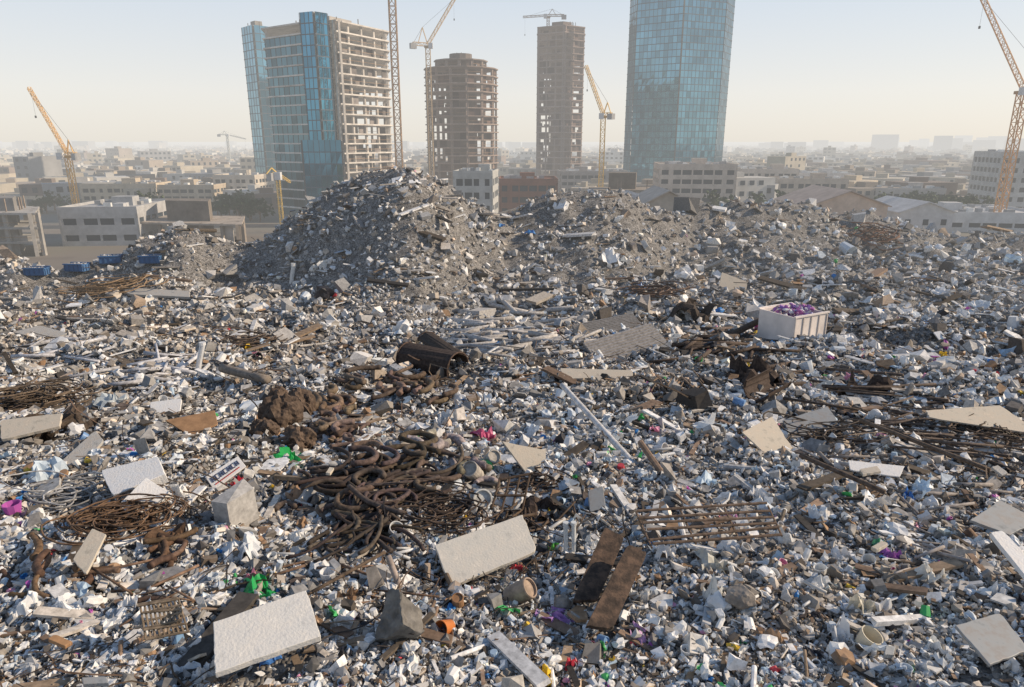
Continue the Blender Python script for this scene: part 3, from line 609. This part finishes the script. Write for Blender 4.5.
# ------------------------------------------------------------ towers
def extr(mass,poly,z0,z1,col):
    n=len(poly); V=np.array([[p[0],p[1],z0] for p in poly]+[[p[0],p[1],z1] for p in poly]); F=[]
    for i_ in range(n): j_=(i_+1)%n; F+=[[i_,j_,n+j_],[i_,n+j_,n+i_]]
    for i_ in range(1,n-1): F+=[[0,i_+1,i_],[n,n+i_,n+i_+1]]
    mass.add(V,np.array(F),col)
def scalep(poly,f): 
    c=np.mean(poly,0); return [c+(np.array(p)-c)*f for p in poly]
def tower(name,poly,z0,z1,nf,edges,slabc=(.42,.40,.37),glassc=(.10,.22,.32),colw=.7,infill=.25,infc=(.36,.33,.30),bay=3.0,over=1.012,bars=26):
    poly=[np.array(p,float) for p in poly]; c=np.mean(poly,0); e=empty(name,(c[0],c[1],z0))
    fh=(z1-z0)/nf; S=Mass();K=Mass();G=Mass();MU=Mass();I=Mass()
    for f in range(nf+1):
        zz=z0+f*fh; extr(S,scalep(poly,over*(1+(rng.normal(0,.004) if bars else 0))),zz-.42,zz,np.array(slabc)*random.uniform(.82,1.12))
    extr(K,scalep(poly,.42),z0,z1+(fh*.9 if bars else -.5),np.array(slabc)*.6)
    n=len(poly)
    for i_ in range(n):
        A=poly[i_];B=poly[(i_+1)%n]; L=np.linalg.norm(B-A); d=(B-A)/L; nn=np.array([d[1],-d[0]]); yaw=math.atan2(d[1],d[0]); ed=edges[i_]
        if np.dot(nn,(A+B)/2-c)<0: nn=-nn
        if ed[0]=='open':
            nb=max(1,int(round(L/6))) 
            for b in range(nb+1):
                q=A+d*L*b/nb-nn*.9; K.boxes([(q[0],q[1],(z0+z1)/2)],(colw,colw,z1-z0),yaw,np.array(slabc)*.8)
            nb=max(1,int(round(L/3)))
            for f in range(nf):
                for b in range(nb):
                    if random.random()<infill*(1-.5*f/nf):
                        hh=fh*random.choice([.4,.9,.9]); q=A+d*L*(b+.5)/nb-nn*random.uniform(.5,2)
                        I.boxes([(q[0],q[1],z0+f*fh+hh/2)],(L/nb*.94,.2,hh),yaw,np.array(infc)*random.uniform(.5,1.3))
                if random.random()<.6:
                    q=(A+B)/2+nn*.05; I.boxes([(q[0],q[1],z0+f*fh+1.0)],(L,.07,.09),yaw,(.35,.22,.12))
        elif ed[0]=='slabglass':
            nb=max(1,int(round(L/bay)))
            for f in range(nf-(ed[1] if len(ed)>1 else 0)):
                for b in range(nb):
                    q0=A+d*L*b/nb-nn*.25;q1=A+d*L*(b+1)/nb-nn*.25; jj=rng.normal(0,.015,2)
                    V=[[*(q0+nn*jj[0]),z0+f*fh],[*(q1+nn*jj[1]),z0+f*fh],[*q1,z0+(f+1)*fh-.42],[*q0,z0+(f+1)*fh-.42]]
                    G.add(V,[[0,1,2],[0,2,3]],np.array(glassc)*random.choice([1,1,1.2,.8,.6]))
                    MU.boxes([(q0[0],q0[1],z0+f*fh+(fh-.42)/2)],(.12,.2,fh-.43),yaw,(.12,.14,.16))
        elif ed[0]=='glass':
            nb=max(1,int(round(L/bay))); f1=nf-(ed[1] if len(ed)>1 else 0)
            for f in range(f1):
                for b in range(nb):
                    a_=A+d*L*b/nb+nn*.55; b_=A+d*L*(b+1)/nb+nn*.55; j_=rng.normal(0,.016,4)
                    V=[[*(a_+nn*j_[0]),z0+f*fh+.05],[*(b_+nn*j_[1]),z0+f*fh+.05],[*(b_+nn*j_[2]),z0+(f+1)*fh],[*(a_+nn*j_[3]),z0+(f+1)*fh]]
                    cc=np.array(glassc)*random.choice([1,1,1,1.15,.85,.7]); G.add(V,[[0,1,2],[0,2,3]],cc)
                q=(A+B)/2+nn*.6; MU.boxes([(q[0],q[1],z0+f*fh)],(L+1.2,.14,.28),yaw,(.10,.13,.16))
            zt=z0+f1*fh
            for b in range(nb+1):
                q=A+d*L*b/nb+nn*.6; MU.boxes([(q[0],q[1],(z0+zt)/2)],(.10,.12,zt-z0),yaw,(.10,.13,.16))
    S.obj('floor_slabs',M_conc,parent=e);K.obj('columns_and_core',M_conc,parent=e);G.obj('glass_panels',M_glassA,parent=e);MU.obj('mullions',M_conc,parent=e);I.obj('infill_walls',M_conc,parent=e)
    R=Mass()
    for q in range(bars):
        w_=rng.uniform(0,1,n); w_/=w_.sum(); pt=np.array(poly).T@w_; R.boxes([(pt[0],pt[1],z1+1)],(.25,.25,2+random.random()*2),0,(.25,.2,.16))
    if bars: R.obj('starter_bars',M_conc,parent=e)
    return e
def X(u,y): return P(u,180,y)[0]
OP=('open',);GL=('glass',);SG=('slabglass',)
zt=P(300,24,232)[2]
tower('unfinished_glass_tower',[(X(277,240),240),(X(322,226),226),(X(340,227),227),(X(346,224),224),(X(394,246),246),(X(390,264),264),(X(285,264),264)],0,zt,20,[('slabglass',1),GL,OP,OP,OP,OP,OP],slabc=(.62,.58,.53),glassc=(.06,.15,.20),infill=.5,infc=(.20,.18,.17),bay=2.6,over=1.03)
tower('blue_glass_wing',[(X(314,222),222),(X(326,220),220),(X(337,223),223),(X(336,228.5),228.5),(X(314,225),225)],0,P(300,14,224)[2],20,[GL,GL,GL,OP,GL],glassc=(.05,.24,.38),bay=1.6,bars=0)
tower('blue_glass_podium',[(X(306,217),217),(X(344,216),216),(X(344,221),221),(X(306,221),221)],0,P(300,140,216)[2],7,[GL,GL,OP,GL],glassc=(.05,.18,.28),bay=1.8,bars=0)
tower('glass_tower',[(X(258,330),330),(X(268,322),322),(X(284,328),328),(X(284,350),350),(X(262,350),350)],0,P(260,26,325)[2],22,[GL,GL,GL,OP,GL],glassc=(.14,.34,.46),bay=3)
def ring(cx,cy_,r,n,ph=0): return [(cx+r*math.cos(ph+2*math.pi*i_/n),cy_+r*math.sin(ph+2*math.pi*i_/n)) for i_ in range(n)]
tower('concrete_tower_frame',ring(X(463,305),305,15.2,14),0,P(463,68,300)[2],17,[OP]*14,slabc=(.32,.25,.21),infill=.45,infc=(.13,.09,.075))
tower('concrete_tower_frame_crown',ring(X(463,305),305,11,12),P(463,68,300)[2]+.3,P(463,61,300)[2]+.5,1,[OP]*12,slabc=(.30,.25,.22),infill=.5,infc=(.22,.16,.13))
y_=380; tower('slender_tower_frame',[(X(536,y_),y_),(X(562,y_-8),y_-8),(X(581,y_),y_),(X(579,y_+24),y_+24),(X(538,y_+24),y_+24)],0,P(560,27,y_)[2],25,[OP]*5,slabc=(.32,.25,.22),infill=.55,infc=(.13,.09,.08))
y_=335; ztop=P(680,-24,y_)[2]
tower('glass_skyscraper',[(X(624,y_+8),y_+8),(X(630,y_),y_),(X(673,y_-12),y_-12),(X(712,y_-4),y_-4),(X(719,y_+6),y_+6),(X(716,y_+42),y_+42),(X(628,y_+42),y_+42)],0,ztop,33,[GL,GL,GL,GL,GL,OP,GL],glassc=(.11,.28,.38),bay=2.0,bars=0)
# ------------------------------------------------------------ mid-rise buildings
def midrise(name,u0,u1,vt,y,depth,st,colr,yaw=0,bay=3.5,band=.5):
    x0,x1=X(u0,y),X(u1,y); w=x1-x0; h=P((u0+u1)/2,vt,y)[2]; cx=(x0+x1)/2; cy_=y+depth/2
    e=empty(name,(cx,cy_,0)); ca,sa=math.cos(yaw),math.sin(yaw); colr=np.array(colr)*.85
    def L(a_,b_,z_): return [cx+a_*ca-b_*sa,cy_+a_*sa+b_*ca,z_]
    G=Mass();W=Mass();fh=h/st
    G.boxes([L(0,0,h/2-.2)],(w-.7,depth-.7,h-.5),yaw,(.05,.06,.07)); G.obj('windows',M_win,parent=e)
    for f in range(st+1):
        hh=fh*band; zc=f*fh
        if f==0: zc=hh*.25; hh=hh*.5
        W.boxes([L(0,0,zc)],(w,depth,hh if f<st else hh*.9),yaw,colr*random.uniform(.92,1.05))
    for nb,ax in ((max(2,int(w/bay)),0),(max(2,int(depth/bay)),1)):
        for b in range(nb+1):
            f=b/nb-.5; big=.9 if b in(0,nb) else (.5 if random.random()<.7 else 1.6)
            for sg in (-1,1):
                pos=L(f*(w-.9),sg*(depth/2-.24),h/2) if ax==0 else L(sg*(w/2-.24),f*(depth-.9),h/2)
                W.boxes([pos],(big,.4,h-.02) if ax==0 else (.4,big,h-.02),yaw,colr*.96)
    W.obj('walls',M_wall,parent=e); R=Mass()
    zr=h+fh*band*.45
    for a_,b_,sx,sy in ((0,depth/2-.15,w,.3),(0,-depth/2+.15,w,.3),(w/2-.15,0,.3,depth-.62),(-w/2+.15,0,.3,depth-.62)): R.boxes([L(a_,b_,zr+.3)],(sx,sy,.62),yaw,colr*1.02)
    for q in range(int(w*depth/40)+3): R.boxes([L(random.uniform(-.4,.4)*w,random.uniform(-.38,.38)*depth,zr+.4)],(random.uniform(.8,2.6),random.uniform(.8,2),random.uniform(.8,1.8)),yaw,random.choice([(.5,.5,.5),(.65,.65,.63),(.3,.3,.3)]))
    R.boxes([L(random.uniform(-.25,.25)*w,0,zr+1.1)],(min(5,w*.3),min(4,depth*.4),2.2),yaw,colr*.95)
    R.obj('parapet_and_roof_plant',M_wall,parent=e)
be=(.50,.44,.36)
midrise('warehouse',48,125,214,165,24,2,(.46,.46,.46),.1,4,.62)
midrise('apartment_block',78,150,187,258,16,3,(.58,.49,.37),.05,2.8)
midrise('apartment_block',152,212,188,262,16,3,(.52,.44,.34),0,2.8)
midrise('apartment_block',214,258,178,275,18,4,(.60,.54,.46),-.1,2.8)
midrise('apartment_block',0,76,188,300,18,3,(.58,.46,.27),.08,2.8)
midrise('apartment_block',-90,-12,186,290,18,3,be,.08,2.8)
midrise('office_block',455,495,176,200,16,4,(.50,.50,.48),-.08,2.6,.5)
midrise('brick_block',499,558,183,232,18,3,(.28,.13,.09),0,2.8)
midrise('office_block',560,628,174,300,20,4,(.40,.36,.33),0,2.8)
midrise('office_block',664,740,168,242,26,5,(.60,.51,.43),-.12,3.4,.5)
midrise('office_block',744,800,172,292,22,4,(.60,.52,.44),-.1,2.8)
midrise('office_block',802,856,176,296,22,4,(.64,.61,.58),-.1,2.8)
midrise('apartment_block',884,950,192,255,20,2,(.52,.48,.44),-.15,2.8)
midrise('apartment_block',1006,1080,156,240,20,6,(.55,.54,.52),-.15,2.8)
midrise('warehouse',952,1060,219,190,26,1,(.6,.6,.6),-.15,4,.7)
midrise('apartment_block',782,850,182,262,16,3,(.52,.44,.36),-.1,2.8)
y_=150; tower('concrete_frame_building',[(X(-40,y_),y_),(X(28,y_),y_),(X(34,y_+16),y_+16),(X(-40,y_+16),y_+16)],0,P(10,213,y_)[2],3,[OP]*4,infill=.2)
y_=168; tower('unfinished_shed',[(X(130,y_),y_),(X(236,y_-5),y_-5),(X(240,y_+14),y_+14),(X(134,y_+16),y_+16)],0,P(180,222,y_)[2],1,[OP]*4,slabc=(.34,.29,.24),infill=.3,bars=8)
y_=206; tower('unfinished_shed',[(X(590,y_),y_),(X(655,y_),y_),(X(655,y_+14),y_+14),(X(590,y_+14),y_+14)],0,P(620,190,y_)[2],2,[OP]*4,slabc=(.3,.25,.2),infill=.5,bars=8)
def house(name,u0,u1,ve,vr,y,depth,colr,roofc):
    x0,x1=X(u0,y),X(u1,y); w=x1-x0; he=P(u0,ve,y)[2]; hr=P(u0,vr,y)[2]; cx=(x0+x1)/2; e=empty(name,(cx,y+depth/2,0)); W=Mass();R=Mass();G=Mass()
    W.boxes([(cx,y+depth/2,he/2)],(w,depth,he),0,colr)
    W.add([(x0,y,he),(x1,y,he),(cx,y,hr),(x0,y+depth,he),(x1,y+depth,he),(cx,y+depth,hr)],[[0,1,2],[3,5,4]],colr)
    o=.6; a_=np.array([x0-o,0,he-.25]);b_=np.array([cx,0,hr+.15]);c_=np.array([x1+o,0,he-.25])
    for p,q in((a_,b_),(b_,c_)):
        V=[]
        for yy in(y-o,y+depth+o):
            for zz in(0,.25): V+= [[p[0],yy,p[2]+zz],[q[0],yy,q[2]+zz]]
        R.add(V,[[0,1,5],[0,5,4],[2,3,7],[2,7,6],[0,1,3],[0,3,2],[4,5,7],[4,7,6],[0,2,6],[0,6,4],[1,3,7],[1,7,5]],roofc)
    nb=max(2,int(w/4))
    for b in range(nb): G.boxes([(x0+w*(b+.5)/nb,y-.02,he*.6)],(1.4,.12,1.5),0,(.05,.06,.08))
    W.obj('walls',M_wall,parent=e);R.obj('roof',M_wall,parent=e);G.obj('windows',M_win,parent=e)
house('gabled_house',812,892,206,192,160,20,(.60,.46,.36),(.46,.37,.31))
house('gabled_shed',640,700,207,192,150,16,(.44,.38,.31),(.50,.43,.36))
house('gabled_shed',905,960,212,203,180,20,(.5,.5,.5),(.5,.5,.5))
# ------------------------------------------------------------ far city mass
m=Mass(); w_=Mass(); N=6500
y=260*(6500/260)**(rng.random(N)); t=rng.uniform(-1.0,1.0,N); x=t*y
k=np.ones(N,bool)
for i_ in range(N):
    if y[i_]<345 : k[i_]= (abs(t[i_])>.1) and random.random()<.35
    if 290<y[i_]<420 and -.42<t[i_]<.33: k[i_]=False
x=x[k];y=y[k];N=len(x)
h=rng.uniform(3.5,9.5,N); tall=rng.random(N)<.06; h[tall]*=rng.uniform(1.3,2.2,tall.sum())
sx=rng.uniform(8,24,N);sy=rng.uniform(8,20,N);yaw=rng.choice([.1,.15,-.2,-.5,.6],N)+rng.normal(0,.06,N)
col=palette(N,[(.42,.38,.31),(.60,.58,.54),(.34,.29,.24),(.3,.3,.3),(.52,.44,.33),(.24,.19,.16)],[25,20,16,14,15,10])*rng.uniform(.75,1.1,(N,1))
m.boxes(np.stack([x,y,h/2],1),np.stack([sx,sy,h],1),yaw,col)
m.boxes(np.stack([x+rng.uniform(-3,3,N),y,h+.9],1),np.stack([sx*.25,sy*.3,np.full(N,1.8)],1),yaw,col*.9)
for i_ in np.nonzero(y<1400)[0]:
    st=max(1,int(h[i_]/3.2)); nb=max(2,int(sx[i_]/3.4)); ca,sa=math.cos(yaw[i_]),math.sin(yaw[i_]); pts=[]
    for f in range(st):
        for b in range(nb):
            if random.random()<.2: continue
            a_=(b+.5)/nb*sx[i_]-sx[i_]/2; bb=-sy[i_]/2-.03; pts.append([x[i_]+a_*ca-bb*sa,y[i_]+a_*sa+bb*ca,(f+.55)*h[i_]/st])
    if pts: w_.boxes(pts,(sx[i_]/nb*random.choice([.35,.5,.6]),.12,h[i_]/st*.42),yaw[i_],(.05,.06,.07))
m.obj('distant_city_buildings',M_city); w_.obj('distant_city_windows',M_win)
m=Mass()
for (u0,u1,dens,vmin) in [(860,1010,16,134),(0,240,10,140),(740,860,10,140),(400,530,8,141),(-200,0,8,138),(1010,1200,10,134)]:
    for q in range(dens):
        u=random.uniform(u0,u1); yy=random.uniform(1500,3200); zt=P(u,random.uniform(vmin,143),yy)[2]
        m.boxes([(X(u,yy),yy,zt/2)],(random.uniform(15,50),30,zt),0,(.25,.25,.25))
m.obj('distant_high_rises',M_city)
# ------------------------------------------------------------ trees (distant masses)
m=Mass(); tr=[]
def belt(u0,u1,y0,y1,n):
    for _ in range(n): yy=random.uniform(y0,y1); tr.append((X(random.uniform(u0,u1),yy),yy))
belt(205,262,215,250,20); belt(880,1000,215,250,56); belt(30,60,240,280,14); belt(0,230,310,520,90); belt(740,1000,330,520,80); belt(700,800,215,235,14); belt(420,660,420,700,40); belt(140,180,200,240,8); belt(-200,0,200,420,30); belt(1024,1200,220,420,30)
for _ in range(700): yy=400*(2600/400)**random.random(); tr.append((random.uniform(-1,1)*yy,yy))
lv=np.array([[-.5,-.3,0],[.5,-.2,.1],[0,.5,-.1],[.1,0,.5]]);lf=np.array([[0,1,2],[0,1,3],[1,2,3]])
tk=Mass()
for (tx,ty) in tr:
    hh=random.uniform(4,8); r=hh*random.uniform(.35,.5); n=70 if ty<560 else 22
    cl=rng.normal(0,.5,(6,3)); ix=rng.integers(0,6,n); pt=cl[ix]+rng.normal(0,.28,(n,3)); pt=pt*np.array([r,r,r*.7])+[tx,ty,hh*.62]
    c_=np.array([.055,.075,.035])*rng.uniform(.5,1.5,(n,1)); scatter(m,[(lv,lf)],pt,np.full(n,r*(.42 if n>50 else .7)),rots(n),c_)
    if ty<560:
        tk.tube([(tx,ty,0),(tx+.1,ty,hh*.3),(tx-.1,ty,hh*.6)],[.25,.2,.1],(.12,.09,.07),5)
        for a_ in (0,2.1,4.2): tk.tube([(tx,ty,hh*.3),(tx+math.cos(a_)*r*.6,ty+math.sin(a_)*r*.6,hh*.7)],[.12,.05],(.12,.09,.07),4)
m.obj('distant_trees',M_leaf); tk.obj('distant_tree_trunks',M_wood)
# ------------------------------------------------------------ cranes
def lattice(m,A,B,w,r,col,seg=None):
    A=np.array(A,float);B=np.array(B,float);d=B-A;L=np.linalg.norm(d);d/=L
    up=np.array([0,0,1.]) if abs(d[2])<.9 else np.array([0,1.,0]); a_=np.cross(d,up);a_/=np.linalg.norm(a_);b_=np.cross(a_,d)
    cs_=[(-1,-1),(1,-1),(1,1),(-1,1)]; seg=seg or max(3,int(L/(w*1.2)))
    c4=[(a_*p+b_*q)*w/2 for p,q in cs_]
    for c_ in c4: m.beam(A+c_,B+c_,r*1.4,r*1.4,col)
    for s_ in range(seg):
        P0=A+d*L*s_/seg;P1=A+d*L*(s_+1)/seg
        for i_ in range(4):
            j_=(i_+1)%4
            if s_%2: m.beam(P0+c4[i_],P1+c4[j_],r,r,col)
            else: m.beam(P0+c4[j_],P1+c4[i_],r,r,col)
            m.beam(P1+c4[i_],P1+c4[j_],r,r,col)
def crane(name,y,um,vtop,z0,tip,col,w=2.0,r=.16,cjl=12,apex=6):
    x=X(um,y); zt=P(um,vtop,y)[2]; e=empty(name,(x,y,z0)); S=Mass();J=Mass();C=Mass();K=Mass()
    lattice(S,(x,y,z0),(x,y,zt),w,r,col); S.obj('mast',M_crane,parent=e)
    tp=P(tip[0],tip[1],y+tip[2]); top=np.array([x,y,zt+1.2])
    lattice(J,top,tp,w*.6,r*.7,col); hd=tp-top; hd[2]=0; hd/=np.linalg.norm(hd)
    ct_=top-hd*cjl; lattice(J,top,ct_,w*.7,r*.8,col); J.obj('jib_and_counter_jib',M_crane,parent=e)
    C.boxes([ct_+[0,0,-.8]],(2.4,1.6,2.0),math.atan2(hd[1],hd[0]),(.35,.35,.35)); C.boxes([(x+hd[0]*1.5,y-1.6,zt+.6)],(1.6,1.6,2.0),0,(.6,.6,.6)); C.boxes([(x,y,zt+.4)],(w*1.5,w*1.5,.8),0,np.array(col)*.7); C.obj('cab_and_counterweight',M_crane,parent=e)
    ap=top-hd*2+[0,0,apex]; K.beam(top,ap,.3,.3,col); K.beam(top-hd*4,ap,.25,.25,col); K.beam(ap,top+(tp-top)*.95,.07,.07,(.1,.1,.1)); K.beam(ap,ct_,.09,.09,(.1,.1,.1))
    hk=tp-hd*1.0; K.beam(hk,hk-[0,0,8],.04,.04,(.08,.08,.08)); K.boxes([hk-[0,0,8.4]],(.4,.4,.7),0,(.1,.1,.1)); K.obj('apex_and_cables',M_crane,parent=e)
crane('tower_crane',218,400,-3,0,(430,-60,10),(.46,.30,.18),w=1.9,r=.17,apex=8)
crane('tower_crane',288,432,48,0,(456,-4,6),(.60,.44,.26),w=1.7,r=.14,cjl=6)
crane('tower_crane',384,546,18,P(546,27,384)[2],(523,17,0),(.4,.34,.3),w=1.4,r=.16,cjl=8,apex=3)
crane('tower_crane',262,601,118,0,(586,66,8),(.72,.45,.10),w=1.6,r=.13,cjl=4,apex=4)
crane('tower_crane',215,72,158,0,(29,88,10),(.72,.42,.12),w=1.4,r=.12,cjl=5,apex=4)
crane('tower_crane',196,1006,94,0,(981,-6,10),(.62,.33,.13),w=2.0,r=.16,cjl=7)
crane('tower_crane',190,278,178,0,(290,182,4),(.6,.42,.12),w=.9,r=.08,cjl=2,apex=1.5)
crane('tower_crane',620,232,136,0,(246,139,0),(.5,.5,.45),w=1.4,r=.18,cjl=7,apex=3)
crane('tower_crane',620,617,150,0,(640,152,0),(.5,.45,.4),w=1.4,r=.18,cjl=8,apex=3)
# ------------------------------------------------------------ sky, sun, camera
EL,AZ=math.radians(28),math.radians(86)
w=bpy.data.worlds.new('World'); scene.world=w; w.use_nodes=True; n=w.node_tree.nodes; l=w.node_tree.links
bg=n['Background']; sk=n.new('ShaderNodeTexSky'); sk.sky_type='NISHITA'; sk.sun_disc=False; sk.sun_elevation=EL; sk.sun_rotation=AZ; sk.air_density=1.0; sk.dust_density=1.0; sk.ozone_density=1.0; sk.altitude=0
tc=n.new('ShaderNodeTexCoord'); sp=n.new('ShaderNodeSeparateXYZ'); l.new(tc.outputs['Generated'],sp.inputs[0])
rp=n.new('ShaderNodeValToRGB'); l.new(sp.outputs['Z'],rp.inputs[0]); cr=rp.color_ramp
cr.elements[0].position=0.0; cr.elements[0].color=(.95,.90,.82,1); cr.elements[1].position=1.0; cr.elements[1].color=(.12,.20,.37,1)
for p_,c_ in ((.06,(.95,.92,.88,1)),(.17,(.78,.84,.91,1)),(.35,(.34,.46,.64,1))):
    q=cr.elements.new(p_); q.color=c_
sc=n.new('ShaderNodeVectorMath'); sc.operation='SCALE'; sc.inputs['Scale'].default_value=10.0; l.new(rp.outputs[0],sc.inputs[0])
mx=n.new('ShaderNodeMix'); mx.data_type='RGBA'; mx.inputs[0].default_value=.8; l.new(sk.outputs[0],mx.inputs[6]); l.new(sc.outputs[0],mx.inputs[7])
l.new(mx.outputs[2],bg.inputs[0]); bg.inputs[1].default_value=0.10
sd=Vector((math.cos(EL)*math.sin(AZ),math.cos(EL)*math.cos(AZ),math.sin(EL)))
sl=bpy.data.lights.new('sun','SUN'); sl.energy=5.0; sl.angle=math.radians(.6); sl.color=(1,.81,.60)
so=bpy.data.objects.new('sun',sl); so.rotation_euler=(-sd).to_track_quat('-Z','Y').to_euler(); so.location=(0,0,100); scene.collection.objects.link(so)
cd=bpy.data.cameras.new('camera'); cd.sensor_width=36; cd.lens=FPX/1024*36; cd.clip_start=.1; cd.clip_end=40000
co=bpy.data.objects.new('camera',cd); co.location=(0,0,CAMZ); co.rotation_euler=(math.radians(90)-PITCH,0,0); scene.collection.objects.link(co); scene.camera=co
scene.view_settings.view_transform='Standard'; scene.view_settings.look='None'; scene.view_settings.exposure=0
